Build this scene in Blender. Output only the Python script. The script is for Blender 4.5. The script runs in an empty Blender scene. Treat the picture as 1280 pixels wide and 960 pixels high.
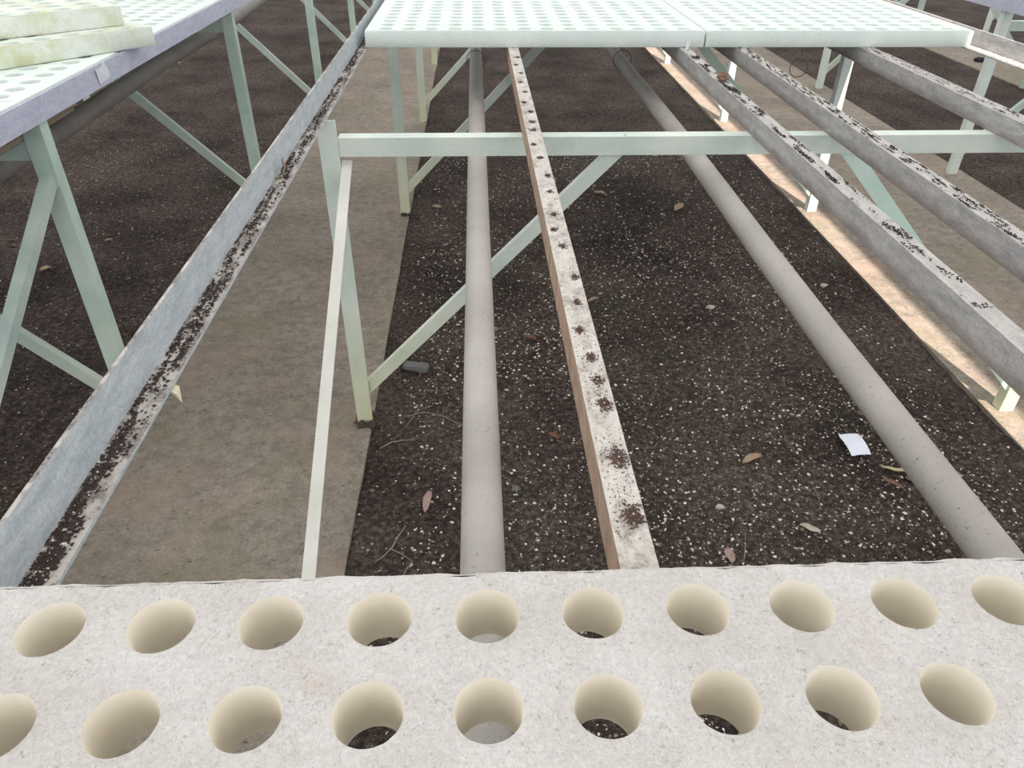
import bpy, bmesh, math, random
from mathutils import Vector, Matrix, noise

random.seed(7)
scene = bpy.context.scene
COL = scene.collection

# ------------------------------------------------------------------ camera
F_PX, PITCH, YAW, ROLL, EYE = 929.19, 0.6092, 0.0482, 0.0089, 1.3
fw = Vector((math.sin(YAW)*math.cos(PITCH), math.cos(YAW)*math.cos(PITCH), -math.sin(PITCH)))
rt = Vector((math.cos(YAW), -math.sin(YAW), 0))
up = rt.cross(fw)
rt2 = math.cos(ROLL)*rt + math.sin(ROLL)*up
up2 = -math.sin(ROLL)*rt + math.cos(ROLL)*up
cam_data = bpy.data.cameras.new('camera')
cam_data.sensor_width = 36.0
cam_data.lens = 36.0*F_PX/1280.0
cam_data.clip_start = 0.02
cam = bpy.data.objects.new('camera', cam_data)
COL.objects.link(cam)
m = Matrix((rt2, up2, -fw)).transposed().to_4x4()
m.translation = Vector((0, 0, EYE))
cam.matrix_world = m
scene.camera = cam

# ------------------------------------------------------------------ world, sun, exposure
world = bpy.data.worlds.new('sky')
scene.world = world
world.use_nodes = True
bg = world.node_tree.nodes['Background']
bg.inputs[0].default_value = (0.92, 0.95, 1.0, 1)
bg.inputs[1].default_value = 1.35

sun_data = bpy.data.lights.new('sun', 'SUN')
sun_data.energy = 10.5
sun_data.angle = math.radians(0.6)
sun_data.color = (1.0, 0.86, 0.77)
sun = bpy.data.objects.new('sun', sun_data)
COL.objects.link(sun)
SUN_DIR = Vector((-0.105, 0.60, -1.0)).normalized()
sun.rotation_euler = SUN_DIR.to_track_quat('-Z', 'Y').to_euler()
sun.location = (3, -4, 8)

scene.view_settings.view_transform = 'Standard'
scene.view_settings.look = 'None'
scene.view_settings.gamma = 1.0
scene.view_settings.use_curve_mapping = False
scene.view_settings.exposure = -0.16

# ------------------------------------------------------------------ materials
def rgb(r, g, b):
    f = lambda c: ((c/255.0)/12.92 if c/255.0 <= 0.04045 else (((c/255.0)+0.055)/1.055)**2.4)
    return (f(r), f(g), f(b), 1)

class NT:
    def __init__(self, name):
        self.mat = bpy.data.materials.new(name)
        self.mat.use_nodes = True
        self.t = self.mat.node_tree
        self.bsdf = self.t.nodes['Principled BSDF']
        self.co = self.t.nodes.new('ShaderNodeTexCoord')
        self.geo = self.t.nodes.new('ShaderNodeNewGeometry')
        self.pos = self.geo.outputs['Position']
    def link(self, a, b): self.t.links.new(a, b)
    def mapping(self, scale, src=None, loc=(0, 0, 0)):
        n = self.t.nodes.new('ShaderNodeMapping')
        n.inputs['Scale'].default_value = scale
        n.inputs['Location'].default_value = loc
        self.link(src or self.pos, n.inputs['Vector'])
        return n.outputs[0]
    def noise(self, scale, detail=4, rough=0.55, vec=None, dist=0):
        n = self.t.nodes.new('ShaderNodeTexNoise')
        n.inputs['Scale'].default_value = scale
        n.inputs['Detail'].default_value = detail
        n.inputs['Roughness'].default_value = rough
        n.inputs['Distortion'].default_value = dist
        self.link(vec or self.pos, n.inputs['Vector'])
        return n.outputs['Fac']
    def voronoi(self, scale, vec=None, feature='F1', out='Distance', rnd=1.0):
        n = self.t.nodes.new('ShaderNodeTexVoronoi')
        n.feature = feature
        n.inputs['Scale'].default_value = scale
        n.inputs['Randomness'].default_value = rnd
        self.link(vec or self.pos, n.inputs['Vector'])
        return n.outputs[out]
    def ramp(self, fac, stops, interp='LINEAR'):
        n = self.t.nodes.new('ShaderNodeValToRGB')
        n.color_ramp.interpolation = interp
        el = n.color_ramp.elements
        while len(el) < len(stops): el.new(0.5)
        for e, (p, c) in zip(el, stops):
            e.position = p
            e.color = c if isinstance(c, tuple) else (c, c, c, 1)
        self.link(fac, n.inputs[0])
        return n.outputs[0]
    def mix(self, fac, a, b, mode='MIX'):
        n = self.t.nodes.new('ShaderNodeMix')
        n.data_type = 'RGBA'; n.blend_type = mode
        if isinstance(fac, (int, float)): n.inputs[0].default_value = fac
        else: self.link(fac, n.inputs[0])
        for i, v in ((6, a), (7, b)):
            if isinstance(v, tuple): n.inputs[i].default_value = v
            else: self.link(v, n.inputs[i])
        return n.outputs[2]
    def math(self, op, a, b=0.0, clamp=False):
        n = self.t.nodes.new('ShaderNodeMath')
        n.operation = op; n.use_clamp = clamp
        for i, v in ((0, a), (1, b)):
            if isinstance(v, (int, float)): n.inputs[i].default_value = v
            else: self.link(v, n.inputs[i])
        return n.outputs[0]
    def sep(self, vec=None):
        n = self.t.nodes.new('ShaderNodeSeparateXYZ')
        self.link(vec or self.pos, n.inputs[0])
        return n.outputs
    def bump(self, h, strength=0.3, dist=0.01):
        n = self.t.nodes.new('ShaderNodeBump')
        n.inputs['Strength'].default_value = strength
        n.inputs['Distance'].default_value = dist
        self.link(h, n.inputs['Height'])
        self.link(n.outputs[0], self.bsdf.inputs['Normal'])
    def done(self, color, rough=0.6, metal=0.0, spec=0.5):
        if isinstance(color, tuple): self.bsdf.inputs['Base Color'].default_value = color
        else: self.link(color, self.bsdf.inputs['Base Color'])
        if isinstance(rough, (int, float)): self.bsdf.inputs['Roughness'].default_value = rough
        else: self.link(rough, self.bsdf.inputs['Roughness'])
        self.bsdf.inputs['Metallic'].default_value = metal
        self.bsdf.inputs['Specular IOR Level'].default_value = spec
        return self.mat

M = {}
def plain(key, col, rough=0.7, var=0.25, scale=60, metal=0.0):
    n = NT(key)
    k = n.noise(scale, 3)
    dark = tuple(c*(1-var) for c in col[:3]) + (1,)
    lite = tuple(min(1, c*(1+var)) for c in col[:3]) + (1,)
    M[key] = n.done(n.ramp(k, [(0.3, dark), (0.7, lite)]), rough, metal)

# mint paint on the bench frames, chalky and with scuffs, yellow algae low on the posts
def mint(key, a, b, algae):
    n = NT(key)
    base = n.ramp(n.noise(7, 5, 0.6), [(0.35, a), (0.68, b)])
    z = n.sep()[2]
    k = n.math('ADD', z, n.math('MULTIPLY', n.noise(9, 3), 0.35))
    st = n.ramp(k, [(0.22, 1.0), (0.62, 0.0)])
    base = n.mix(n.math('MULTIPLY', st, algae), base, rgb(214, 212, 158))
    sc = n.ramp(n.noise(150, 4, 0.7), [(0.28, 1.0), (0.38, 0.0)])
    base = n.mix(n.math('MULTIPLY', sc, 0.35), base, rgb(120, 112, 100))
    n.bump(n.noise(90, 3), 0.12, 0.002)
    M[key] = n.done(base, 0.55, 0, 0.35)
mint('mint_paint', rgb(196, 211, 202), rgb(222, 230, 220), 0.6)
mint('mint_green_paint', rgb(176, 202, 190), rgb(204, 220, 211), 0.3)
mint('mint_lit_paint', rgb(196, 226, 212), rgb(216, 234, 224), 0.15)  # right braces: same mint, made lighter to replace light they miss
mint('mint_pale_paint', rgb(206, 219, 213), rgb(226, 233, 228), 0.12)
mint('grey_mint_paint', rgb(168, 186, 179), rgb(194, 206, 200), 0.25)
mint('cream_paint', rgb(206, 206, 198), rgb(222, 221, 213), 0.0)

def galv(key, a, b, dirt, dirtcol, rustlow=0.0, cover=(0.56, 0.66), film=0.3):
    n = NT(key)
    s = n.noise(14, 5, 0.7, n.mapping((5, 1.4, 5)))
    base = n.ramp(s, [(0.33, a), (0.67, b)])
    sp = n.ramp(n.noise(240, 2), [(0.35, 0.80), (0.65, 1.0)])
    base = n.mix(1.0, base, sp, 'MULTIPLY')
    if dirt > 0:
        nz = n.sep(n.geo.outputs['Normal'])[2]
        d = n.ramp(n.noise(34, 6, 0.72, n.mapping((1.3, 0.8, 1))), [(cover[0], 0.0), (cover[1], 1.0)])
        f = n.ramp(nz, [(0.55, 0.0), (0.85, 1.0)])
        base = n.mix(n.math('MULTIPLY', f, film), base, rgb(186, 174, 162))
        fine = n.ramp(n.noise(210, 4, 0.75), [(0.42, 0.0), (0.6, 1.0)])
        d = n.math('MULTIPLY', d, n.math('ADD', 0.45, n.math('MULTIPLY', fine, 0.6)))
        base = n.mix(n.math('MULTIPLY', n.math('MULTIPLY', d, f), dirt), base, dirtcol)
    if rustlow > 0:
        z = n.math('ADD', n.sep()[2], n.math('MULTIPLY', n.noise(30, 4), 0.022))
        r = n.ramp(n.math('MULTIPLY', n.math('SUBTRACT', z, 0.80), 20.0), [(0.30, 1.0), (0.62, 0.0)])
        base = n.mix(n.math('MULTIPLY', r, rustlow), base, rgb(112, 92, 80))
    M[key] = n.done(base, 0.5, 0.0, 0.5)
galv('galvanised_skylit_blue', rgb(178, 190, 198), rgb(214, 222, 226), 0.95, rgb(84, 70, 64), 0.0, (0.44, 0.56), 0.75)  # extra sky light and its blue tint put into the steel colour
galv('galvanised_grey', rgb(158, 158, 160), rgb(204, 203, 200), 0.7, rgb(84, 80, 74), 0.55)
galv('galvanised_pale', rgb(196, 192, 184), rgb(230, 228, 222), 0.85, rgb(104, 88, 80), 0.0, (0.49, 0.64), 0.3)
galv('galvanised_skylit_lilac', rgb(186, 190, 212), rgb(206, 210, 228), 0.3, rgb(110, 104, 104))  # edge rail steel with sky brightness and lilac tint painted in

# brown web of the middle rail
plain('rust_brown', rgb(172, 146, 126), 0.8, 0.25, 30)

def foam(key, a, b, soilspots, bump, stain=None):
    n = NT(key)
    base = n.ramp(n.noise(16, 5, 0.6), [(0.3, a), (0.7, b)])
    cell = n.voronoi(230)
    base = n.mix(0.22, base, n.ramp(cell, [(0.0, rgb(252, 252, 250)), (0.75, rgb(196, 192, 188))]), 'MULTIPLY')
    if soilspots:
        k = n.ramp(n.noise(105, 5, 0.8), [(0.61, 0.0), (0.70, 1.0)])
        base = n.mix(n.math('MULTIPLY', k, soilspots), base, rgb(140, 128, 116))
        p = n.ramp(n.noise(22, 4, 0.7, n.mapping((1, 1, 1), None, (3.1, 1.7, 0))), [(0.60, 0.0), (0.75, 1.0)])
        base = n.mix(n.math('MULTIPLY', p, 0.35), base, rgb(222, 190, 172))
    if stain:
        s = n.ramp(n.noise(13, 5, 0.7), [(0.46, 0.0), (0.68, 1.0)])
        base = n.mix(n.math('MULTIPLY', s, 0.8), base, stain)
    h = n.math('ADD', n.math('MULTIPLY', n.noise(210, 4, 0.75), 1.3), n.math('MULTIPLY', n.voronoi(330, None, 'SMOOTH_F1'), -0.9))
    h = n.math('ADD', h, n.math('MULTIPLY', n.noise(28, 4, 0.6), 0.8))
    n.bump(h, bump, 0.006)
    M[key] = n.done(base, 0.85, 0, 0.25)
foam('foam_white', rgb(230, 225, 221), rgb(247, 244, 241), 0.62, 0.85)
foam('foam_clean', rgb(228, 242, 236), rgb(240, 250, 246), 0.0, 0.15)
foam('foam_algae', rgb(230, 238, 226), rgb(242, 247, 240), 0.0, 0.2, rgb(206, 208, 164))
n = NT('foam_hole')
M['foam_hole'] = n.done(n.ramp(n.noise(18, 4), [(0.3, rgb(228, 220, 203)), (0.7, rgb(242, 236, 222))]), 0.85, 0, 0.2)

n = NT('pvc_grey')
base = n.ramp(n.noise(5, 4, 0.6), [(0.3, rgb(164, 159, 153)), (0.7, rgb(188, 183, 177))])
spk = n.ramp(n.noise(190, 4, 0.75), [(0.60, 0.0), (0.68, 1.0)])
msk = n.ramp(n.noise(12, 4), [(0.40, 0.0), (0.56, 1.0)])
base = n.mix(n.math('MULTIPLY', n.math('MULTIPLY', spk, msk), 0.8), base, rgb(70, 60, 54))
M['pvc_grey'] = n.done(base, 0.55, 0, 0.4)
plain('pvc_dark', rgb(128, 124, 120), 0.65, 0.15, 12)

n = NT('soil')
base = n.ramp(n.noise(70, 8, 0.75), [(0.30, rgb(36, 31, 30)), (0.50, rgb(80, 70, 65)), (0.72, rgb(142, 129, 120))])
big = n.ramp(n.noise(2.2, 4), [(0.35, 0.55), (0.65, 1.2)])
base = n.mix(1.0, base, big, 'MULTIPLY')
vc = n.voronoi(130)
per = n.ramp(vc, [(0.10, 1.0), (0.17, 0.0)])
pm = n.ramp(n.noise(5, 4, 0.65), [(0.40, 0.0), (0.62, 1.0)])
base = n.mix(n.math('MULTIPLY', n.math('MULTIPLY', per, pm), 0.6), base, rgb(190, 178, 166))
gm = n.ramp(n.noise(1.7, 3, 0.5, n.mapping((1, 1, 1), None, (5, 2, 0))), [(0.58, 0.0), (0.75, 0.45)])
base = n.mix(gm, base, rgb(52, 54, 38))
n.bump(n.noise(110, 8, 0.8), 0.8, 0.012)
M['soil'] = n.done(base, 0.95, 0, 0.1)

n = NT('concrete')
base = n.ramp(n.noise(2.6, 6, 0.6), [(0.30, rgb(140, 130, 118)), (0.70, rgb(170, 159, 146))])
fine = n.ramp(n.noise(120, 6, 0.75), [(0.3, 0.62), (0.7, 1.12)])
base = n.mix(1.0, base, fine, 'MULTIPLY')
pit = n.ramp(n.voronoi(52, n.mapping((0.7, 1.25, 1))), [(0.14, 1.0), (0.27, 0.0)])
pitm = n.ramp(n.noise(31, 3), [(0.52, 0.0), (0.6, 1.0)])
mid = n.ramp(n.noise(26, 6, 0.75), [(0.34, 0.66), (0.66, 1.18)])
base = n.mix(1.0, base, mid, 'MULTIPLY')
lt = n.ramp(n.voronoi(75, n.mapping((1, 1, 1), None, (4, 9, 0))), [(0.06, 1.0), (0.13, 0.0)])
ltm = n.ramp(n.noise(23, 2), [(0.6, 0.0), (0.66, 1.0)])
base = n.mix(n.math('MULTIPLY', n.math('MULTIPLY', lt, ltm), 0.7), base, rgb(210, 200, 188))
base = n.mix(n.math('MULTIPLY', n.math('MULTIPLY', pit, pitm), 0.65), base, rgb(66, 58, 50))
moss = n.ramp(n.noise(2.1, 4, 0.6, n.mapping((1, 1, 1), None, (1.3, 0.4, 0))), [(0.52, 0.0), (0.72, 0.6)])
base = n.mix(moss, base, rgb(130, 127, 98))
pk = n.ramp(n.noise(3.3, 3, 0.5, n.mapping((1, 1, 1), None, (7.3, 0.9, 0))), [(0.52, 0.0), (0.7, 0.5)])
base = n.mix(pk, base, rgb(170, 148, 134))
n.bump(n.noise(120, 6, 0.75), 0.7, 0.006)
M['concrete'] = n.done(base, 0.9, 0, 0.2)

plain('perlite', rgb(224, 215, 206), 0.9, 0.25, 300)
plain('perlite_dull', rgb(150, 136, 124), 0.9, 0.25, 300)
plain('soil_crumb_dull', rgb(116, 101, 90), 0.95, 0.4, 200)
plain('soil_crumb', rgb(76, 64, 57), 0.95, 0.5, 200)
plain('soil_dark', rgb(58, 46, 42), 0.95, 0.45, 200)
plain('moss_dark', rgb(44, 42, 38), 0.95, 0.4, 200)
plain('crust_maroon', rgb(92, 70, 64), 0.95, 0.3, 150)
plain('paper_white', rgb(226, 230, 244), 0.7, 0.04, 80)
plain('leaf_yellow', rgb(190, 178, 136), 0.7, 0.2, 60)
plain('leaf_brown', rgb(120, 94, 76), 0.8, 0.25, 60)
plain('leaf_tan', rgb(168, 146, 122), 0.8, 0.2, 60)
plain('leaf_pink', rgb(170, 144, 136), 0.8, 0.15, 60)
plain('leaf_green', rgb(110, 118, 96), 0.7, 0.2, 60)
plain('leaf_red', rgb(128, 88, 74), 0.8, 0.2, 60)
plain('twig', rgb(142, 124, 106), 0.85, 0.2, 80)
plain('stone', rgb(186, 174, 160), 0.9, 0.15, 50)
plain('slate', rgb(104, 104, 104), 0.85, 0.15, 40)
plain('wire', rgb(120, 112, 104), 0.5, 0.15, 40, 0.6)
plain('tag_cream', rgb(226, 216, 188), 0.6, 0.05, 40)
plain('tag_white', rgb(226, 228, 236), 0.6, 0.05, 40)
n = NT('old_wood')
g = n.noise(40, 5, 0.7, n.mapping((5, 0.25, 5)))
M['old_wood'] = n.done(n.ramp(g, [(0.3, rgb(78, 70, 62)), (0.5, rgb(140, 128, 112)), (0.7, rgb(176, 164, 144))]), 0.85)

# translucent sheeting for the added, unseen roof
n = NT('added_roof_sheet')
tr = n.t.nodes.new('ShaderNodeBsdfTranslucent')
tr.inputs[0].default_value = (0.77, 0.80, 0.815, 1)
n.bsdf.inputs['Base Color'].default_value = (0.8, 0.8, 0.78, 1)
n.bsdf.inputs['Roughness'].default_value = 0.6
mx = n.t.nodes.new('ShaderNodeMixShader')
mx.inputs[0].default_value = 0.72
n.link(n.bsdf.outputs[0], mx.inputs[1]); n.link(tr.outputs[0], mx.inputs[2])
n.link(mx.outputs[0], n.t.nodes['Material Output'].inputs[0])
M['added_roof_sheet'] = n.mat

# ------------------------------------------------------------------ builders
class Mesh:
    """collects verts / faces / material slots in world coordinates"""
    def __init__(self): self.v = []; self.f = []; self.mi = []
    def add(self, vs, fs, mi=0):
        o = len(self.v)
        self.v += [tuple(p) for p in vs]
        self.f += [tuple(i+o for i in q) for q in fs]
        self.mi += [mi]*len(fs)
        return self
    def box(self, a, b, mi=0):
        (x0, y0, z0), (x1, y1, z1) = a, b
        vs = [(x0,y0,z0),(x1,y0,z0),(x1,y1,z0),(x0,y1,z0),(x0,y0,z1),(x1,y0,z1),(x1,y1,z1),(x0,y1,z1)]
        return self.add(vs, [(0,3,2,1),(4,5,6,7),(0,1,5,4),(1,2,6,5),(2,3,7,6),(3,0,4,7)], mi)
    def angle(self, p0, p1, da, db, wa, wb, t=0.004, mi_a=0, mi_b=0):
        """L-section bar: corner line p0-p1, flange a along da, flange b along db"""
        p0, p1, da, db = Vector(p0), Vector(p1), Vector(da).normalized(), Vector(db).normalized()
        sec = [(0,0),(wa,0),(wa,t),(t,t),(t,wb),(0,wb)]
        vs = [p0+da*a+db*b for a, b in sec] + [p1+da*a+db*b for a, b in sec]
        if (p1-p0).cross(da).dot(db) < 0: fl = True
        else: fl = False
        fs = []; mis = []
        for i in range(6):
            j = (i+1) % 6
            fs.append((i, j, j+6, i+6)); mis.append(mi_a if i in (0, 1, 2) else mi_b)
        fs += [(0,3,2,1),(0,5,4,3),(6,7,8,9),(6,9,10,11)]; mis += [mi_a]*4
        if fl: fs = [tuple(reversed(q)) for q in fs]
        fs = [tuple(reversed(q)) for q in fs] if not fl and False else fs
        o = len(self.v)
        self.v += [tuple(p) for p in vs]
        self.f += [tuple(i+o for i in q) for q in fs]; self.mi += mis
        return self
    def tube(self, pts, r, seg=8, mi=0, caps=True, r1=None):
        pts = [Vector(p) for p in pts]; n = len(pts); o = len(self.v)
        side = None
        for k, p in enumerate(pts):
            d = (pts[min(k+1, n-1)]-pts[max(k-1, 0)]).normalized()
            if side is None:
                side = d.cross(Vector((0, 0, 1)) if abs(d.z) < 0.9 else Vector((1, 0, 0))).normalized()
            side = (side - d*side.dot(d)).normalized(); s2 = d.cross(side)
            rr = r if r1 is None else r+(r1-r)*k/(n-1)
            for i in range(seg):
                a = 2*math.pi*i/seg
                self.v.append(tuple(p+side*(rr*math.cos(a))+s2*(rr*math.sin(a))))
        for k in range(n-1):
            for i in range(seg):
                j = (i+1) % seg
                self.f.append((o+k*seg+i, o+k*seg+j, o+(k+1)*seg+j, o+(k+1)*seg+i)); self.mi.append(mi)
        if caps:
            self.f.append(tuple(o+i for i in reversed(range(seg)))); self.mi.append(mi)
            self.f.append(tuple(o+(n-1)*seg+i for i in range(seg))); self.mi.append(mi)
        return self
    def lump(self, c, rx, ry, rz, mi=0, rot=0.0):
        """small irregular flattened octahedron"""
        ca, sa = math.cos(rot), math.sin(rot); u = random.uniform
        vs = []
        for (x, y, z) in ((1,0,0),(0,1,0),(-1,0,0),(0,-1,0),(0,0,1),(0,0,-1)):
            x = x*rx*u(.6, 1.2)+rx*u(-.2, .2); y = y*ry*u(.6, 1.2)+ry*u(-.2, .2); z = z*rz*u(.7, 1.2)
            vs.append((c[0]+x*ca-y*sa, c[1]+x*sa+y*ca, c[2]+z))
        return self.add(vs, [(0,1,4),(1,2,4),(2,3,4),(3,0,4),(1,0,5),(2,1,5),(3,2,5),(0,3,5)], mi)

def fix_normals(me):
    bm = bmesh.new(); bm.from_mesh(me)
    bmesh.ops.recalc_face_normals(bm, faces=bm.faces)
    bm.to_mesh(me); bm.free()

def build(name, mesh, mats, parent=None, origin=None, smooth=False, fix=True):
    if isinstance(mats, str): mats = [mats]
    o = Vector(origin) if origin else Vector((0, 0, 0))
    if parent is not None: o = Vector(parent['_org'])
    me = bpy.data.meshes.new(name)
    me.from_pydata([(x-o.x, y-o.y, z-o.z) for x, y, z in mesh.v], [], mesh.f)
    for k in mats: me.materials.append(M[k])
    me.polygons.foreach_set('material_index', mesh.mi)
    if fix: fix_normals(me)
    if smooth: me.polygons.foreach_set('use_smooth', [True]*len(me.polygons))
    me.update()
    ob = bpy.data.objects.new(name, me)
    COL.objects.link(ob)
    if parent is not None: ob.parent = parent
    else: ob.location = o
    ob['_org'] = tuple(o)
    return ob

def tag(o, label, cat, group=None, kind=None):
    o['label'] = label; o['category'] = cat
    if group: o['group'] = group
    if kind: o['kind'] = kind
    return o

def empty(name, loc, label, cat, group=None):
    o = bpy.data.objects.new(name, None)
    o.empty_display_size = 0.1
    o.location = loc; o['_org'] = tuple(loc)
    COL.objects.link(o)
    return tag(o, label, cat, group)

def struct(name, mesh, mats, smooth=False):
    o = build(name, mesh, mats, smooth=smooth); o['kind'] = 'structure'; return o

# ------------------------------------------------------------------ setting: ground, walkways, added unseen roof
def nz(x, y, s, seed=0.0): return noise.noise(Vector((x*s+seed, y*s-seed, seed)))

g = Mesh(); g.add([(-9,-4,-.03),(9,-4,-.03),(9,16,-.03),(-9,16,-.03)], [(0,1,2,3)])
struct('floor', g, 'soil')

def soil_h(x, y):
    e = max(0.0, min(1.0, (x-1.455)/.03)) if 1.4 < x < 1.6 else 0.0
    return -0.010 - .003*e + 0.007*nz(x, y, 3.1, 1.3) + 0.006*nz(x, y, 14, 4.1) + 0.005*nz(x, y, 45, 9.2)

def bed(name, x0, x1, y0, y1, step0, growth, lab):
    ys = [y0]; s = step0
    while ys[-1] < y1: ys.append(ys[-1]+s); s *= growth
    nx = int((x1-x0)/step0); mm = Mesh(); vs = []
    for y in ys:
        for i in range(nx+1):
            x = x0+(x1-x0)*i/nx; z = soil_h(x, y)
            vs.append((x, y, z))
    fs = [(j*(nx+1)+i, j*(nx+1)+i+1, (j+1)*(nx+1)+i+1, (j+1)*(nx+1)+i) for j in range(len(ys)-1) for i in range(nx)]
    mm.add(vs, fs)
    o = struct(name, mm, 'soil', True); o['label'] = lab
    return o
bed('floor_soil_middle', -0.335, 1.495, 0.2, 9.5, 0.013, 1.006, 'dark soil bed littered with white grit under the middle bench')
bed('floor_soil_left', -2.9, -0.965, 0.6, 9.5, 0.022, 1.006, 'dark soil bed under the left bench')
bed('floor_soil_right', 2.52, 4.0, 1.8, 11, 0.022, 1.006, 'dark soil bed under the right bench')

def walkway(name, x0, x1, y0, y1, lab):
    mm = Mesh(); nx, ny = 14, 60; vs = []
    for j in range(ny+1):
        for i in range(nx+1):
            x = x0+(x1-x0)*i/nx; y = y0+(y1-y0)*j/ny
            e = 0.004*nz(x, y, 5, 2.2) if i in (0, nx) else 0
            vs.append((x+e, y, 0.002*nz(x, y, 1.4, 3.3)))
    fs = [(j*(nx+1)+i, j*(nx+1)+i+1, (j+1)*(nx+1)+i+1, (j+1)*(nx+1)+i) for j in range(ny) for i in range(nx)]
    mm.add(vs, fs)
    o0 = len(mm.v)
    for j in range(ny):                                  # slab sides
        for i in (0, nx):
            a = vs[j*(nx+1)+i]; b = vs[(j+1)*(nx+1)+i]
            mm.add([a, b, (b[0], b[1], -.06), (a[0], a[1], -.06)], [(0, 1, 2, 3)])
    o = struct(name, mm, 'concrete'); o['label'] = lab
walkway('floor_walkway_left', -1.0, -0.316, -0.5, 12, 'concrete walkway between the left and the middle bench')
walkway('floor_walkway_middle', 1.478, 2.535, -0.5, 14, 'concrete walkway between the middle and the right bench')
walkway('floor_walkway_right', 3.97, 4.95, 0.5, 16, 'far concrete walkway beyond the right bench')

ROOF = 3.2
SL = 0.105
ga, gb = 1.437+SL*ROOF, 1.568+SL*ROOF  # unseen roof added to soften daylight, gap placed to make the sun strip
for k, (a, b) in enumerate(((-9, ga), (gb, 8))):
    r = Mesh().box((a, -6, ROOF), (b, 15, ROOF+.01))
    struct('added_roof' if k == 0 else 'added_roof.001', r, 'added_roof_sheet')

# ------------------------------------------------------------------ benches
ZB, ZT = 0.80, 0.845          # crossbeam top, rail top
def post(b, xc, y, z1, mat, corner=-1):
    w = 0.042
    xk = xc-w/2 if corner < 0 else xc+w/2
    d = (1,0,0) if corner < 0 else (-1,0,0)
    mm = Mesh().angle((xk, y, -.005), (xk, y, z1), d, (0,1,0), w, 0.036, 0.0045)
    return build('post', mm, mat, b)
def beam(b, x0, x1, y, zt, mat):
    mm = Mesh().angle((x0, y+.005, zt), (x1, y+.005, zt), (0,0,-1), (0,1,0), 0.042, 0.036, 0.0045)
    return build('crossbeam', mm, mat, b)
def brace(b, p, q, y, w, mat, back=0.02):
    p, q = Vector((p[0], y, p[1])), Vector((q[0], y, q[1]))
    d = (q-p).normalized(); perp = Vector((0,1,0)).cross(d)
    if perp.z > 0: perp = -perp
    mm = Mesh().angle(p-perp*(w/2), q-perp*(w/2), perp, (0,1,0), w, back, 0.004)
    return build('brace', mm, mat, b)

# --- middle bench
bench = empty('greenhouse_bench', (0.6, 3.0, 0), 'middle bench of mint green angle iron with bare grey rails under the far foam trays', 'bench')
FR = [-0.30, 1.677, 3.206, 4.668, 6.306, 7.85]
XL, XR = -0.333, 1.531
for k, y in enumerate(FR):
    c = 'mint_paint'
    post(bench, XL, y, ZT-.005, c, -1)
    post(bench, XR, y, ZT-.005, c if k == 1 else 'mint_pale_paint', -1)
    if k == 0: continue
    beam(bench, XL+.0215, XR+.02, y, ZB, c)
    brace(bench, (XL+.005, .104), (.345, .793), y+.0105, .032, c)
    brace(bench, (XR-.005, .075), (.838, .785), y+.0105, .036, 'mint_lit_paint', .03)
# long stay from the first left post down towards the viewer
mm = Mesh(); a = Vector((-.311, 1.70, .745)); q = Vector((-.311, .25, .004))
dn = Vector((0, -.512, -1)).normalized()
mm.angle(a, q, (1,0,0), Vector((0, .512, -1)).normalized(), .023, .024, .004)
build('stay_bar', mm, 'cream_paint', bench)
# edge rails (L) and support rails
Y0, Y1 = -0.45, 8.2
mm = Mesh().angle((-.3625, Y0, ZT-.004), (-.3625, Y1, ZT-.004), (1,0,0), (0,0,1), .033, .054, .004)
build('edge_rail', mm, 'galvanised_skylit_blue', bench)
mm = Mesh().angle((1.568, Y0, ZT-.004), (1.568, Y1, ZT-.004), (-1,0,0), (0,0,1), .048, .050, .004)
build('edge_rail', mm, 'galvanised_grey', bench)
def rail(xa, xb, w, mats):
    mm = Mesh().angle((xa, Y0, ZT), (xb, Y1, ZT), (1,0,0), (0,0,-1), w, .045, .004, 0, 1 if len(mats) > 1 else 0)
    return build('support_rail', mm, mats, bench)
rail(.110, .070, .031, ['galvanised_pale', 'rust_brown'])
rail(.621, .621, .031, ['galvanised_grey'])
rail(.800, .800, .033, ['galvanised_grey'])
rail(1.190, 1.190, .044, ['galvanised_grey'])
# crusted feet of the left posts
for (x, y, s) in ((XL+.004, 1.69, 1.0), (XL+.004, 3.22, .8), (XL+.004, 4.69, .7)):
    mm = Mesh()
    for k in range(26):
        a = random.uniform(0, 6.28); r = random.uniform(.012, .034)*s
        mm.lump((x+r*math.cos(a), y+r*math.sin(a), .006), .013*s, .013*s, random.uniform(.008, .02)*s, 0, a)
    build('foot_crust', mm, 'soil_crumb', bench)

# --- left bench
lb = empty('greenhouse_bench', (-1.5, 3.0, 0), 'left bench loaded with foam trays behind a grey steel edge coloured lilac as by sky light', 'bench')
XLB = -0.960
for k, y in enumerate([1.665, 3.20, 4.80, 6.40, 7.95]):
    c = 'grey_mint_paint' if k else 'grey_mint_paint'
    post(lb, XLB, y, ZT-.005, 'mint_green_paint', 1)
    beam(lb, -2.35, XLB-.0215, y, ZB, c)
    brace(lb, (XLB-.005, .085), (-1.66, .79), y+.0105, .034, c)
    post(lb, -2.37, y, ZT-.005, c, -1)
mm = Mesh().angle((-.945, 1.668, .735), (-.945, .62, .09), (-1,0,0), Vector((0,.6,-1)).normalized(), .026, .026, .004)
build('stay_bar', mm, 'grey_mint_paint', lb)
mm = Mesh().angle((-.939, .9, ZT-.004), (-.868, 8.2, ZT-.004), (-1,0,0), (0,0,1), .035, .0505, .004)
build('edge_rail', mm, 'galvanised_skylit_lilac', lb)
for x in (-1.45, -1.95):
    mm = Mesh().angle((x, .9, ZT), (x, 8.2, ZT), (1,0,0), (0,0,-1), .031, .045, .004)
    build('support_rail', mm, 'galvanised_grey', lb)
mm = Mesh()
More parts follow.
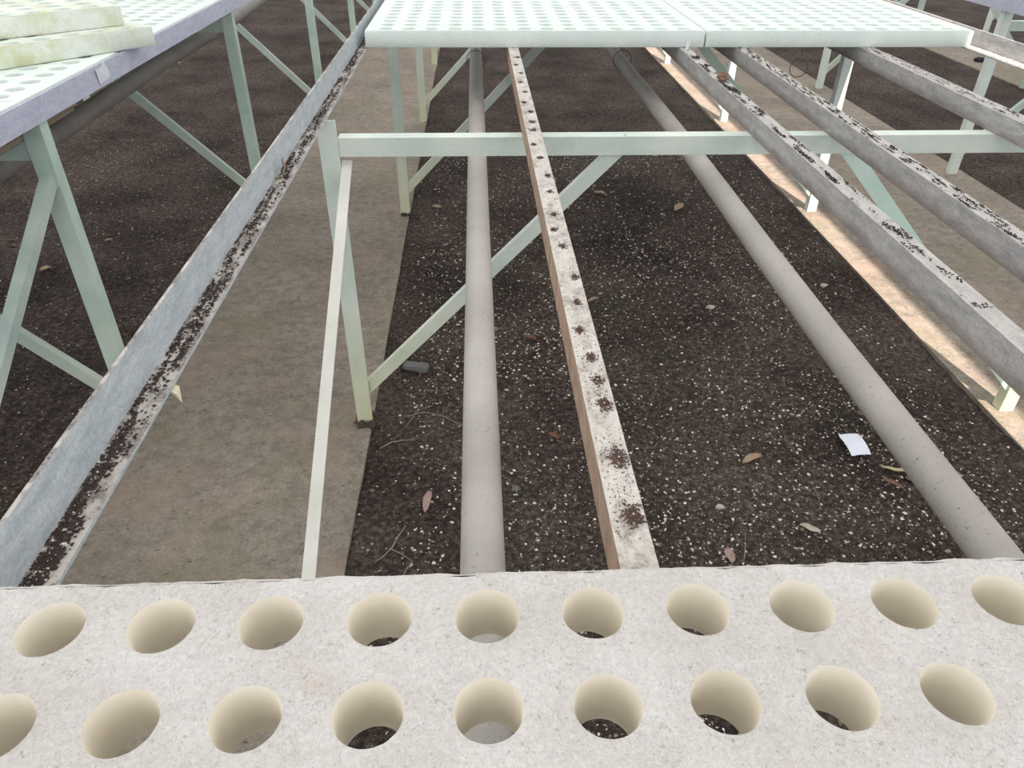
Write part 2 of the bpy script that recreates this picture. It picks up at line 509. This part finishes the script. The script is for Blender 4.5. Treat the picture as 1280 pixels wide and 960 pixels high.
for k in range(3):
    mm.box((-1.030+.016*k, 1.05+.03*k, .8008), (-1.017+.016*k, 2.02-.05*k, .834-.004*k))
build('batten', mm, 'old_wood', lb)

# --- right bench, a little lower
rb = empty('greenhouse_bench', (3.2, 5.0, 0), 'right bench of grey painted steel at the upper right corner', 'bench')
DZ = -0.075
for y in (2.0, 3.69, 5.50, 7.20, 8.9):
    post(rb, 2.462, y, .766, 'mint_pale_paint', -1)
    post(rb, 3.98, y, .766, 'grey_mint_paint', -1)
    beam(rb, 2.484, 3.96, y, .722, 'grey_mint_paint')
    brace(rb, (2.468, .10), (3.06, .71), y+.0105, .034, 'grey_mint_paint')
    brace(rb, (3.965, .10), (3.37, .71), y+.0105, .034, 'grey_mint_paint')
mm = Mesh().angle((2.425, .9, .768), (2.425, 10, .768), (1,0,0), (0,0,1), .05, .056, .004)
build('edge_rail', mm, 'galvanised_skylit_lilac', rb)
mm = Mesh().angle((4.02, .9, .768), (4.02, 10, .768), (-1,0,0), (0,0,1), .05, .056, .004)
build('edge_rail', mm, 'galvanised_skylit_lilac', rb)
for x in (2.9, 3.5):
    mm = Mesh().angle((x, .9, .768), (x, 10, .768), (1,0,0), (0,0,-1), .031, .045, .004)
    build('support_rail', mm, 'galvanised_grey', rb)

# --- far bench beyond the next walkway
fb = empty('greenhouse_bench', (5.6, 8.0, 0), 'farthest bench, only thin pale posts seen at the upper right', 'bench')
for y in (6.0, 7.7, 9.4):
    post(fb, 4.97, y, .766, 'mint_pale_paint', -1)
    beam(fb, 4.99, 6.2, y, .722, 'grey_mint_paint')
    brace(fb, (4.975, .10), (5.57, .71), y+.0105, .034, 'grey_mint_paint')
    post(fb, 6.22, y, .766, 'mint_pale_paint', -1)
mm = Mesh().angle((4.935, 4, .768), (4.935, 10.5, .768), (1,0,0), (0,0,1), .05, .056, .004)
build('edge_rail', mm, 'galvanised_skylit_lilac', fb)

# ------------------------------------------------------------------ pipes and wire hangers
def pipe(x0, x1, y0, y1, z, r, mat, lab, joints):
    p = empty('plastic_pipe', ((x0+x1)/2, (y0+y1)/2, z), lab, 'pipe', 'plastic pipes hung under the benches')
    n_ = 24
    pts = [(x0+(x1-x0)*k/n_, y0+(y1-y0)*k/n_, z+.004*math.sin(k*1.1)) for k in range(n_+1)]
    o = build('pipe_run', Mesh().tube(pts, r, 32), mat, p, smooth=True)
    for y in joints:
        t = (y-y0)/(y1-y0); x = x0+(x1-x0)*t
        build('collar', Mesh().tube([(x, y-.004, z), (x, y+.004, z)], r*1.04, 28), mat, p)
    return p
pipe(-.004, -.001, -.35, 8, .65, .0255, 'pvc_grey', 'grey plastic pipe left of the rust edged middle rail', [])
pipe(.586, .590, -.35, 8, .65, .0255, 'pvc_grey', 'grey plastic pipe running diagonally beside the white paper scrap', [])
pipe(-1.143, -1.138, .7, 8, .70, .027, 'pvc_dark', 'dark grey plastic pipe under the edge of the left bench', [2.50])
def hanger(x, y, z, lab, ztop):
    R_ = .037
    pts = [(x+R_*math.sin(a), y, z+.008-R_*math.cos(a)) for a in [2*math.pi*k/20 for k in range(21)]]
    mm = Mesh().tube(pts, .0018, 6)
    mm.tube([(x, y, z+.044), (x+.004, y+.003, (z+ztop)/2), (x, y, ztop)], .0018, 6)
    o = build('wire_hanger', mm, 'wire', origin=(x, y, z))
    tag(o, lab, 'wire', 'wire hoops carrying the pipes')
hanger(-.003, 3.19, .65, 'wire hoop holding the left pipe below the far tray edge', ZB-.03)
hanger(.588, 3.19, .65, 'wire hoop holding the diagonal pipe below the far tray edge', ZB-.03)
hanger(1.32, 3.19, .62, 'faint empty wire hoop below the far right tray', ZB-.03)

# ------------------------------------------------------------------ foam trays
def tray_mesh(name, nx, ny, sx, sy, hx, hy, th, hr, seg, mats, rough=0.0, taper=0.97):
    """cell tray: nx * ny tapered round holes through a foam slab; origin at bottom centre"""
    bm = bmesh.new()
    gx, gy = nx*sx/2, ny*sy/2
    dirs = [(math.cos(2*math.pi*i/seg), math.sin(2*math.pi*i/seg)) for i in range(seg)]
    cache = {}
    def V(x, y, z):
        k = (round(x, 5), round(y, 5), round(z, 5))
        if k not in cache: cache[k] = bm.verts.new((x, y, z))
        return cache[k]
    def F(vs, mi):
        try:
            f = bm.faces.new(vs); f.material_index = mi; f.smooth = True
            return f
        except ValueError: return None
    for cy in range(ny):
        for cx in range(nx):
            X = -gx+sx*(cx+.5); Y = -gy+sy*(cy+.5)
            jr = 1+random.uniform(-.015, .015)*(1 if rough else 0)
            sq = []
            for c, s in dirs:
                t = 1/max(abs(c), abs(s))
                sq.append((X+c*t*sx/2, Y+s*t*sy/2))
            # rings from top outer square to bottom outer square
            rings = [[V(x, y, th) for x, y in sq]]
            prof = [(1.10, th), (1.03, th-.0006), (.995, th-.003), (.96, th*.75), (1-(1-taper)*.6, th*.45), (taper, .004), (taper*.98, 0)]
            for kk, (f, z) in enumerate(prof):
                w = [1+(rough*.012*nz(X+c*.3, Y+s*.3, 60, kk) if rough and kk < 3 else 0) for c, s in dirs]
                rings.append([V(X+c*hr*jr*f*q, Y+s*hr*jr*f*q, z) for (c, s), q in zip(dirs, w)])
            rings.append([V(x, y, 0) for x, y in sq])
            for k in range(len(rings)-1):
                for i in range(seg):
                    j = (i+1) % seg
                    F([rings[k][i], rings[k][j], rings[k+1][j], rings[k+1][i]], 1 if 2 <= k <= 6 else 0)
    # margin around the grid of cells
    bnd = [e for e in bm.edges if len(e.link_faces) == 1]
    top = [e for e in bnd if all(abs(v.co.z-th) < 1e-6 for v in e.verts)]
    bot = [e for e in bnd if all(abs(v.co.z) < 1e-6 for v in e.verts)]
    def outv(v, inset, z):
        x, y = v.co.x*(hx-inset)/gx, v.co.y*(hy-inset)/gy
        if rough:
            ox, oy = x, y
            x += rough*(.0016*nz(ox, oy, 45, 1.7)+.0012*nz(ox, oy, 160, 3.9)); y += rough*(.0016*nz(ox, oy, 45, 6.1)+.0012*nz(ox, oy, 160, 8.3))
        return V(x, y, z)
    def strip(e, chain, mi=0):
        a, b = e.verts
        pa, pb = a, b
        for (ins, z) in chain:
            qa, qb = outv(a, ins, z), outv(b, ins, z)
            fc = F([pa, pb, qb, qa], mi); pa, pb = qa, qb
            if fc and z < th: fc.smooth = False
    for e in top: strip(e, [(.004, th), (.0012, th-.0012), (0, th-.005), (0, th*.5), (0, .003), (.002, 0)])
    for e in bot: strip(e, [(.002, 0)])
    bmesh.ops.recalc_face_normals(bm, faces=bm.faces)
    me = bpy.data.meshes.new(name)
    bm.to_mesh(me); bm.free()
    for k in mats: me.materials.append(M[k])
    me.set_sharp_from_angle(angle=math.radians(40))
    return me

TH = 0.047
SX, SY = 0.070, 0.0672
NX = 0.0708
near_me = tray_mesh('foam_tray_near', 14, 10, NX, SY, .514, .340, TH, .0206, 48, ['foam_white', 'foam_hole'], 1.0)
wide_me = tray_mesh('foam_tray_wide', 14, 10, SX, SY, .515, .3385, TH, .0206, 24, ['foam_clean', 'foam_clean'])
slim_me = tray_mesh('foam_tray_slim', 11, 10, SX, SY, .4165, .3385, TH, .0206, 24, ['foam_clean', 'foam_clean'])
alga_me = tray_mesh('foam_tray_algae', 14, 10, SX, SY, .515, .3385, TH, .0206, 24, ['foam_algae', 'foam_clean'])

def tray(me, x, y, z, lab, rot=0.0, group=None):
    o = bpy.data.objects.new('foam_tray', me)
    o.location = (x, y, z); o.rotation_euler = (0, 0, rot)
    COL.objects.link(o)
    return tag(o, lab, 'tray', group)
tray(near_me, 2.5*NX, .353-.3385, ZT+.0005, 'large white foam seedling tray with round holes filling the foreground')
tray(wide_me, .182, 2.437+.3385, ZT+.0005, 'wide pale foam tray at the far end, left of the seam', 0, 'trays on the middle bench')
tray(slim_me, 1.118, 2.437+.3385, ZT+.0005, 'narrower pale foam tray at the far end, right of the seam', 0, 'trays on the middle bench')
tray(wide_me, .182, 2.437+.3385+.679, ZT+.0005, 'foam tray behind the wide far tray, left of the seam', 0, 'trays on the middle bench')
tray(slim_me, 1.118, 2.437+.3385+.679, ZT+.0005, 'foam tray behind the narrower far tray, right of the seam', 0, 'trays on the middle bench')
LBY = 1.30
names = ['nearest flat foam tray on the left bench, at the left picture edge',
         'flat foam tray on the left bench just under the stacked trays',
         'flat foam tray on the left bench behind the stacked trays',
         'farthest foam tray on the left bench, at the top picture edge']
for k in range(4):
    y = LBY+.679*k
    tray(wide_me, -.948-.515+.010*(y-1.5), y, ZT+.0005, names[k], -.010, 'trays on the left bench')
def loose(corner, ang, z, lab):
    # corner: front right corner on plan, ang: heading of the front edge seen from that corner
    d = Vector((math.cos(ang), math.sin(ang))); n_ = Vector((d.y, -d.x))      # n_ points back
    if n_.y < 0: n_ = -n_
    c = Vector(corner)+d*.515+n_*.3385
    tray(alga_me, c.x, c.y, z, lab, ang-math.pi, 'loose stacked trays')
loose((-.866, 2.215), math.radians(229), ZT+TH+.002, 'lower loose foam tray with yellow green algae jutting over the steel edge')
loose((-.938, 2.222), math.radians(222), ZT+2*TH+.003, 'upper loose foam tray stacked crosswise at the top left')

# ------------------------------------------------------------------ soil litter (uncountable)
def inb(x, y): return True
def grit(name, n_, x0, x1, y0, y1, r0, r1, mat, lab, cat, dens=None, flat=.6, ypow=1.6):
    mm = Mesh(); k = 0; tries = 0
    while k < n_ and tries < n_*8:
        tries += 1
        x = random.uniform(x0, x1); y = y0+(y1-y0)*random.random()**ypow
        if dens and random.random() > dens(x, y): continue
        r = r0+(r1-r0)*random.random()**2.5
        mm.lump((x, y, soil_h(x, y)+r*.25), r, r*random.uniform(.5, 1), r*flat, int(random.random() < .45), random.uniform(0, 3.1)); k += 1
    o = build(name, mm, [mat, mat+'_dull'], fix=False)
    return tag(o, lab, cat, kind='stuff')
def dmain(x, y):
    d = .35+.75*max(0, nz(x, y, 2.3, 6.6)+.35)
    if x < -.17: d *= max(.05, (x+.32)*4)
    if x > 1.25: d *= max(.08, (1.48-x)*3.5)
    return d
grit('perlite_grit', 30000, -.31, 1.47, .35, 4.4, .0010, .0062, 'perlite', 'white grit scattered over the dark soil under the middle bench', 'grit', dmain)
grit('soil_crumbs', 9000, -.31, 1.47, .35, 3.4, .002, .009, 'soil_crumb', 'loose brown crumbs of soil under the middle bench', 'soil', None, .55)
grit('perlite_grit', 6000, -2.2, -1.0, .9, 4.4, .0010, .0045, 'perlite', 'sparse white grit on the soil under the left bench', 'grit')
grit('soil_crumbs', 4500, -2.3, -1.0, .9, 4.5, .003, .008, 'soil_crumb', 'loose brown crumbs of soil under the left bench', 'soil', None, .55)

# ------------------------------------------------------------------ dirt lying on the rails
def rail_dirt(name, x0, x1, z, n_, y0, y1, r0, r1, mats, lab, dens, ypow=1.8, white=.1, flat=.5):
    mm = Mesh(); k = 0; tries = 0
    while k < n_ and tries < n_*30:
        tries += 1
        t = random.random(); y = y0+(y1-y0)*random.random()**ypow
        if random.random() > dens(t, y): continue
        r = random.uniform(r0, r1); r = min(r, (x1-x0)*.3)
        x = x0+r+(x1-x0-2*r)*t
        w = random.random() < white
        if w: r *= .75
        mm.lump((x, y, z+r*flat*.5), r, r*random.uniform(.7, 1.3), r*flat, 1 if w else 0, random.uniform(0, 3.1)); k += 1
    o = build(name, mm, mats, fix=False)
    return tag(o, lab, 'dirt', kind='stuff')
rail_dirt('soil_debris', -.358, -.3315, ZT+.0005, 9000, .36, 4.5, .0007, .0026, ['soil_dark', 'perlite'],
          'dark soil and white grit lying along the left edge rail',
          lambda t, y: (1.15-.8*t)*max(.06, .42+1.5*nz(t*.25, y, 15, 2.7)+.8*nz(t*.4, y, 55, 6.7)), 1.5, .10)
rail_dirt('soil_debris', .622, .651, ZT+.0005, 3200, .8, 3.2, .0006, .0024, ['moss_dark', 'soil_dark'],
          'dark moss clumps on top of the first rail right of the diagonal pipe',
          lambda t, y: max(0, -.12+1.9*nz(t*.12, y, 15, 8.1)+(.22 if y > 1.6 else 0)), 1.2, .2)
rail_dirt('soil_debris', .801, .832, ZT+.0005, 4200, .9, 3.3, .0006, .0022, ['moss_dark', 'soil_dark'],
          'dark crumbs in a broken line on top of the second rail from the right',
          lambda t, y: max(0, -.02+1.9*nz(t*.2, y, 26, 5.1)), 1.1, .2)
rail_dirt('soil_debris', 1.194, 1.232, ZT+.0005, 1800, 1.4, 3.0, .0006, .002, ['soil_dark', 'moss_dark'],
          'thin line of dark dirt on top of the rail nearest the right tray corner',
          lambda t, y: max(0, 1.9*nz(t*.3, y, 18, 3.1)), 1.0, .3)
rail_dirt('grit_debris', 1.522, 1.560, ZT+.0005, 500, 1.6, 2.43, .0018, .004, ['perlite', 'leaf_pink'],
          'pale grit lying in the right edge rail beside the tray corner', lambda t, y: .8, 1.0, .3)
midx = lambda y: .110-.040*(y+.45)/8.65
mm = Mesh()
for (py, off, s) in ((.452, .021, 1.2), (.527, .021, 1.15), (.612, .020, .8), (.655, .019, .55), (.70, .018, .5), (.83, .018, .35),
                     (1.0, .018, .4), (1.12, .016, .35), (1.22, .018, .35), (1.4, .016, .4), (1.58, .015, .55), (1.64, .017, .6), (1.9, .018, .4), (2.1, .02, .4), (.76, .012, .45), (.9, .024, .4), (1.06, .010, .4), (1.3, .022, .45), (1.48, .009, .4), (1.72, .020, .45), (1.8, .010, .4), (2.0, .013, .45), (2.2, .012, .45), (2.3, .022, .45)):
    for k in range(int(260*s)):
        sg = .0042*s**.5
        x = midx(py)+off+random.gauss(0, sg); y = py+random.gauss(0, sg*1.5)
        if midx(py)+.002 < x < midx(py)+.030:
            q = random.uniform(.0005, .0015)
            mm.lump((x, y, ZT+q*.5), q, q, q*.7, 0, k)
    if s > .5:
        mm.lump((midx(py)+off, py, ZT+.0018), .0013, .0013, .0010, 1, 0)
    for k in range(int(120*s)):
        x = midx(py)+random.uniform(.003, .028); y = py+random.gauss(.014, .02)
        q = random.uniform(.0003, .0009)
        mm.lump((x, y, ZT+q*.5), q, q, q*.7, 0, 0)
o = build('crust_spots', mm, ['crust_maroon', 'perlite'], fix=False)
tag(o, 'maroon crust spots left by drips along the pale middle rail', 'dirt', kind='stuff')

# ------------------------------------------------------------------ single things lying about
def G(px, py, z=0.0):
    """ground point below a spot of the photograph"""
    d = fw + rt2*((px-640)/F_PX) - up2*((py-480)/F_PX)
    t = (z-EYE)/d.z
    p = Vector((0, 0, EYE))+d*t
    return p
def leaf(pts2, width, mat, lab, cat='leaf', name='dead_leaf', curl=.006, z=0.0, lift=.006, group=None):
    """blade along a polyline of ground points, with a curled section"""
    P = [Vector((p[0], p[1], 0)) for p in pts2]
    n_ = 9; L = []
    for k in range(n_):
        t = k/(n_-1)*(len(P)-1); i = min(int(t), len(P)-2); L.append(P[i].lerp(P[i+1], t-i))
    vs = []; fs = []
    for k, p in enumerate(L):
        d = (L[min(k+1, n_-1)]-L[max(k-1, 0)]).normalized(); s = Vector((-d.y, d.x, 0))
        t = k/(n_-1); w = width*math.sin(math.pi*(.06+.88*t))**.7
        zz = soil_h(p.x, p.y)+lift if z == 0 else z
        for u in (-1, 0, 1):
            q = p+s*(u*w*.5)
            vs.append((q.x, q.y, zz+curl*(abs(u)+.5*math.sin(3*t))))
    m_ = len(vs)
    vs += [(x, y, z_-.0012) for x, y, z_ in vs]
    for k in range(n_-1):
        for u in range(2):
            a = k*3+u
            fs.append((a, a+1, a+4, a+3)); fs.append((m_+a+3, m_+a+4, m_+a+1, m_+a))
        fs.append((k*3, k*3+3, m_+k*3+3, m_+k*3)); fs.append((k*3+5, k*3+2, m_+k*3+2, m_+k*3+5))
    e = (n_-1)*3
    fs += [(1, 0, m_, m_+1), (2, 1, m_+1, m_+2), (e, e+1, m_+e+1, m_+e), (e+1, e+2, m_+e+2, m_+e+1)]
    c = P[len(P)//2]
    o = build(name, Mesh().add(vs, fs), mat, origin=(c.x, c.y, vs[0][2]), smooth=True)
    return tag(o, lab, cat, group)
def gp(*pts): return [(G(*p).x, G(*p).y) for p in pts]
def twig(pts, r, lab, branches=(), mat='twig'):
    mk = lambda ps: [Vector((q[0], q[1], soil_h(*q)+r+.003+.004*(i % 2))) for i, q in enumerate(gp(*ps))]
    mm = Mesh().tube(mk(pts), r, 6, r1=r*.6)
    for b in branches: mm.tube(mk(b), r*.8, 6, r1=r*.4)
    c = mk(pts)[0]
    o = build('dry_twig', mm, mat, origin=c, smooth=True)
    return tag(o, lab, 'twig')

# paper scrap, gently bowed
cs = [Vector((*p, 0)) for p in gp((1046, 546), (1071, 545), (1088, 571), (1064, 572))]
vs = []; fs = []; NN = 6
for j in range(NN+1):
    for i in range(NN+1):
        p = cs[0].lerp(cs[1], i/NN).lerp(cs[3].lerp(cs[2], i/NN), j/NN)
        vs.append((p.x, p.y, .006+.010*math.sin(math.pi*j/NN)*.7+.004*math.sin(2.5*i/NN)+(.008 if (i == 0 and j == 0) else 0)))
k0 = len(vs); vs += [(x, y, z-.0008) for x, y, z in vs]
for j in range(NN):
    for i in range(NN):
        a = j*(NN+1)+i
        fs.append((a, a+1, a+NN+2, a+NN+1)); fs.append((k0+a+NN+1, k0+a+NN+2, k0+a+1, k0+a))
o = build('paper_scrap', Mesh().add(vs, fs), 'paper_white', origin=(cs[0].x, cs[0].y, 0), smooth=True)
tag(o, 'small white scrap of paper lying on dark soil beside the diagonal pipe', 'paper')

leaf(gp((1102, 581), (1120, 586), (1141, 588)), .012, 'leaf_yellow', 'narrow yellow leaf blade touching the diagonal pipe below the paper scrap', curl=.003)
leaf(gp((1103, 592), (1116, 600), (1130, 609)), .016, 'leaf_brown', 'curled brown leaf blade just under the yellow leaf blade', curl=.004)
leaf(gp((1135, 592), (1146, 600)), .035, 'leaf_brown', 'broad brown leaf half under the diagonal pipe', curl=.004)
leaf(gp((929, 577), (940, 572), (952, 569)), .022, 'leaf_tan', 'pale star shaped dead leaf on the soil between middle rail and paper scrap')
leaf(gp((908, 684), (912, 692), (916, 702)), .022, 'leaf_pink', 'curled pinkish leaf just above the foreground tray')
leaf(gp((531, 638), (534, 625), (538, 614)), .020, 'leaf_pink', 'folded pinkish brown leaf left of the left pipe')
leaf(gp((686, 541), (698, 549)), .016, 'leaf_red', 'small orange leaf flake between left pipe and middle rail')
leaf(gp((655, 419), (670, 424)), .018, 'leaf_red', 'small reddish leaf beside the middle rail near the brace')
leaf(gp((735, 376), (748, 372)), .016, 'leaf_tan', 'small tan leaf on the soil just right of the middle rail')
leaf(gp((640, 612), (650, 609)), .022, 'leaf_green', 'small grey green leaf right of the left pipe')
leaf(gp((845, 262), (852, 254)), .04, 'leaf_tan', 'pale leaf on the soil below the crossbeam')
leaf(gp((742, 240), (756, 243)), .03, 'leaf_tan', 'small pale leaf below the crossbeam near the left brace')
leaf(gp((540, 256), (552, 258)), .03, 'leaf_tan', 'pale chip of leaf beside the second left post')
leaf(gp((24, 315), (38, 311)), .032, 'leaf_tan', 'tan leaf on the soil under the left bench')
leaf(gp((50, 338), (64, 334)), .032, 'leaf_tan', 'second tan leaf on the soil under the left bench')
leaf(gp((131, 301), (141, 299)), .02, 'leaf_tan', 'tiny tan leaf under the left bench near the first post')
leaf(gp((1000, 655), (1014, 661), (1026, 664)), .018, 'stone', 'pale bark chip on the soil below the paper scrap', 'bark', 'bark_chip', .003)
twig([(490, 683), (498, 670), (507, 656)], .0022, 'forked dry twig near the walkway edge left of the left pipe', [[(487, 683), (503, 693), (516, 701)], [(516, 701), (508, 712), (502, 722)], [(490, 683), (478, 695), (468, 702)]])
twig([(475, 558), (490, 552), (503, 547), (517, 549)], .0022, 'pale straight twig below the first left post')
twig([(508, 518), (530, 513), (552, 517), (577, 531)], .0016, 'thin arched twig reaching the left pipe')
twig([(507, 531), (518, 516), (525, 503)], .0014, 'thin upright looking twig beside the arched twig')
twig([(931, 696), (932, 680), (932, 664)], .0013, 'thin pale straw beside the curled pinkish leaf')
twig([(1085, 497), (1098, 500)], .002, 'short twig near the diagonal pipe above the paper scrap')

def pebble(px, py, r, lab, mat='stone'):
    p = G(px, py); bm = bmesh.new()
    bmesh.ops.create_icosphere(bm, subdivisions=2, radius=r)
    for v in bm.verts:
        k = 1+.35*noise.noise(v.co*(1.4/r)+Vector((px, py, 0))); v.co = Vector((v.co.x*k*1.2, v.co.y*k*.8, v.co.z*k*.6))
    me = bpy.data.meshes.new('pebble'); bm.to_mesh(me); bm.free(); me.materials.append(M[mat])
    o = bpy.data.objects.new('pebble', me); COL.objects.link(o)
    o.location = (p.x, p.y, soil_h(p.x, p.y)+r*.3)
    tag(o, lab, 'stone')
pebble(901, 630, .010, 'small pale pebble on the soil between the middle rail and the paper scrap')
pebble(889, 382, .013, 'round grey pebble on the soil in the middle of the bed')
pebble(1226, 77, .05, 'dark clod beside the post of the right bench', 'moss_dark')
pebble(1030, 355, .012, 'pale pebble beside the diagonal pipe near the sunlit strip')

# flat grey block behind the left brace
c = G(520, 460); mm = Mesh()
bm = bmesh.new(); bmesh.ops.create_cube(bm, size=1.0)
for v in bm.verts: v.co = Vector((v.co.x*.085, v.co.y*.04, v.co.z*.016)) + Vector((random.uniform(-.006, .006), random.uniform(-.006, .006), 0))
bmesh.ops.bevel(bm, geom=bm.edges[:], offset=.004, segments=2, affect='EDGES')
me = bpy.data.meshes.new('grey_block'); bm.to_mesh(me); bm.free(); me.materials.append(M['slate'])
o = bpy.data.objects.new('grey_block', me); COL.objects.link(o); o.location = (c.x, c.y, .003); o.rotation_euler = (0, 0, -.25)
tag(o, 'flat grey block half sunk in soil behind the first left brace', 'block')

# tags and scraps on the benches
mm = Mesh()
yA, yB = 1.955, 2.030
xo = lambda y: -.939+.00973*(y-.9)+.0006
prof = [(yA, .888), (yA+.020, .879), (yA+.042, .884), (yA+.062, .892), (yB, .868), (yB-.004, .853), (yA+.012, .8495)]
vs = [(xo(y)+(.004 if i < 1 else 0), y, z) for i, (y, z) in enumerate(prof)]
m_ = len(vs); vs += [(x+.0012, y, z) for x, y, z in vs]
fs = [tuple(range(m_)), tuple(reversed(range(m_, 2*m_)))] + [(i, (i+1) % m_, m_+(i+1) % m_, m_+i) for i in range(m_)]
o = build('torn_label', mm.add(vs, fs), 'tag_white', origin=(xo(yA), yA, .85))
tag(o, 'torn white label stuck on the sky-tinted steel edge of the left bench', 'label')

mm = Mesh()
pr = [(-.336, .660, .8408), (-.336, .672, .8408), (-.3275, .672, .836), (-.3245, .662, .822), (-.3275, .660, .834)]
vs = list(pr); m_ = len(vs); vs += [(x, y, z-.0012) for x, y, z in pr]
fs = [tuple(range(m_)), tuple(reversed(range(m_, 2*m_)))] + [(i, (i+1) % m_, m_+(i+1) % m_, m_+i) for i in range(m_)]
o = build('plant_tag', mm.add(vs, fs), 'tag_cream', origin=pr[0])
tag(o, 'pointed cream plant tag poking out under the left edge rail', 'tag')

mm = Mesh(); vs = []; fs = []
for k in range(9):
    a = k/8*2.4
    for s in (0, 1):
        vs.append((-.355+.020*math.sin(a)*.6, 1.285+.012*s+.030*k/8, ZT+.002+.030*(1-math.cos(a))*.5+.0))
m_ = len(vs); vs += [(x+.0014, y, z) for x, y, z in vs]
for k in range(8):
    fs += [(2*k, 2*k+1, 2*k+3, 2*k+2), (m_+2*k+2, m_+2*k+3, m_+2*k+1, m_+2*k)]
o = build('dead_leaf', mm.add(vs, fs), 'leaf_tan', origin=(-.35, 1.3, ZT), smooth=True)
tag(o, 'curled dry leaf leaning in the left edge rail', 'leaf')

mm = Mesh()
for k in range(40):
    a = random.uniform(0, 6.28); r = random.uniform(0, .018)
    mm.lump((.636+r*math.cos(a)*.8, 2.02+r*math.sin(a)*1.6, ZT+.005+random.uniform(0, .010)), .007, .007, .005, 0, a)
o = build('dead_leaf', mm, 'leaf_brown', origin=(.636, 2.02, ZT))
tag(o, 'crumpled brown leaf lump on the first rail right of the diagonal pipe', 'leaf')
mm = Mesh(); mm.angle((.632, 2.40, ZT), (.634, 2.40, ZT+.034), (1,0,.1), (0,1,0), .010, .004, .0015)
o = build('plant_tag', mm, 'tag_white', origin=(.632, 2.40, ZT))
tag(o, 'small white plant tag stub standing on a rail at the far tray seam', 'tag')

for o in bpy.data.objects:
    if '_org' in o: del o['_org']
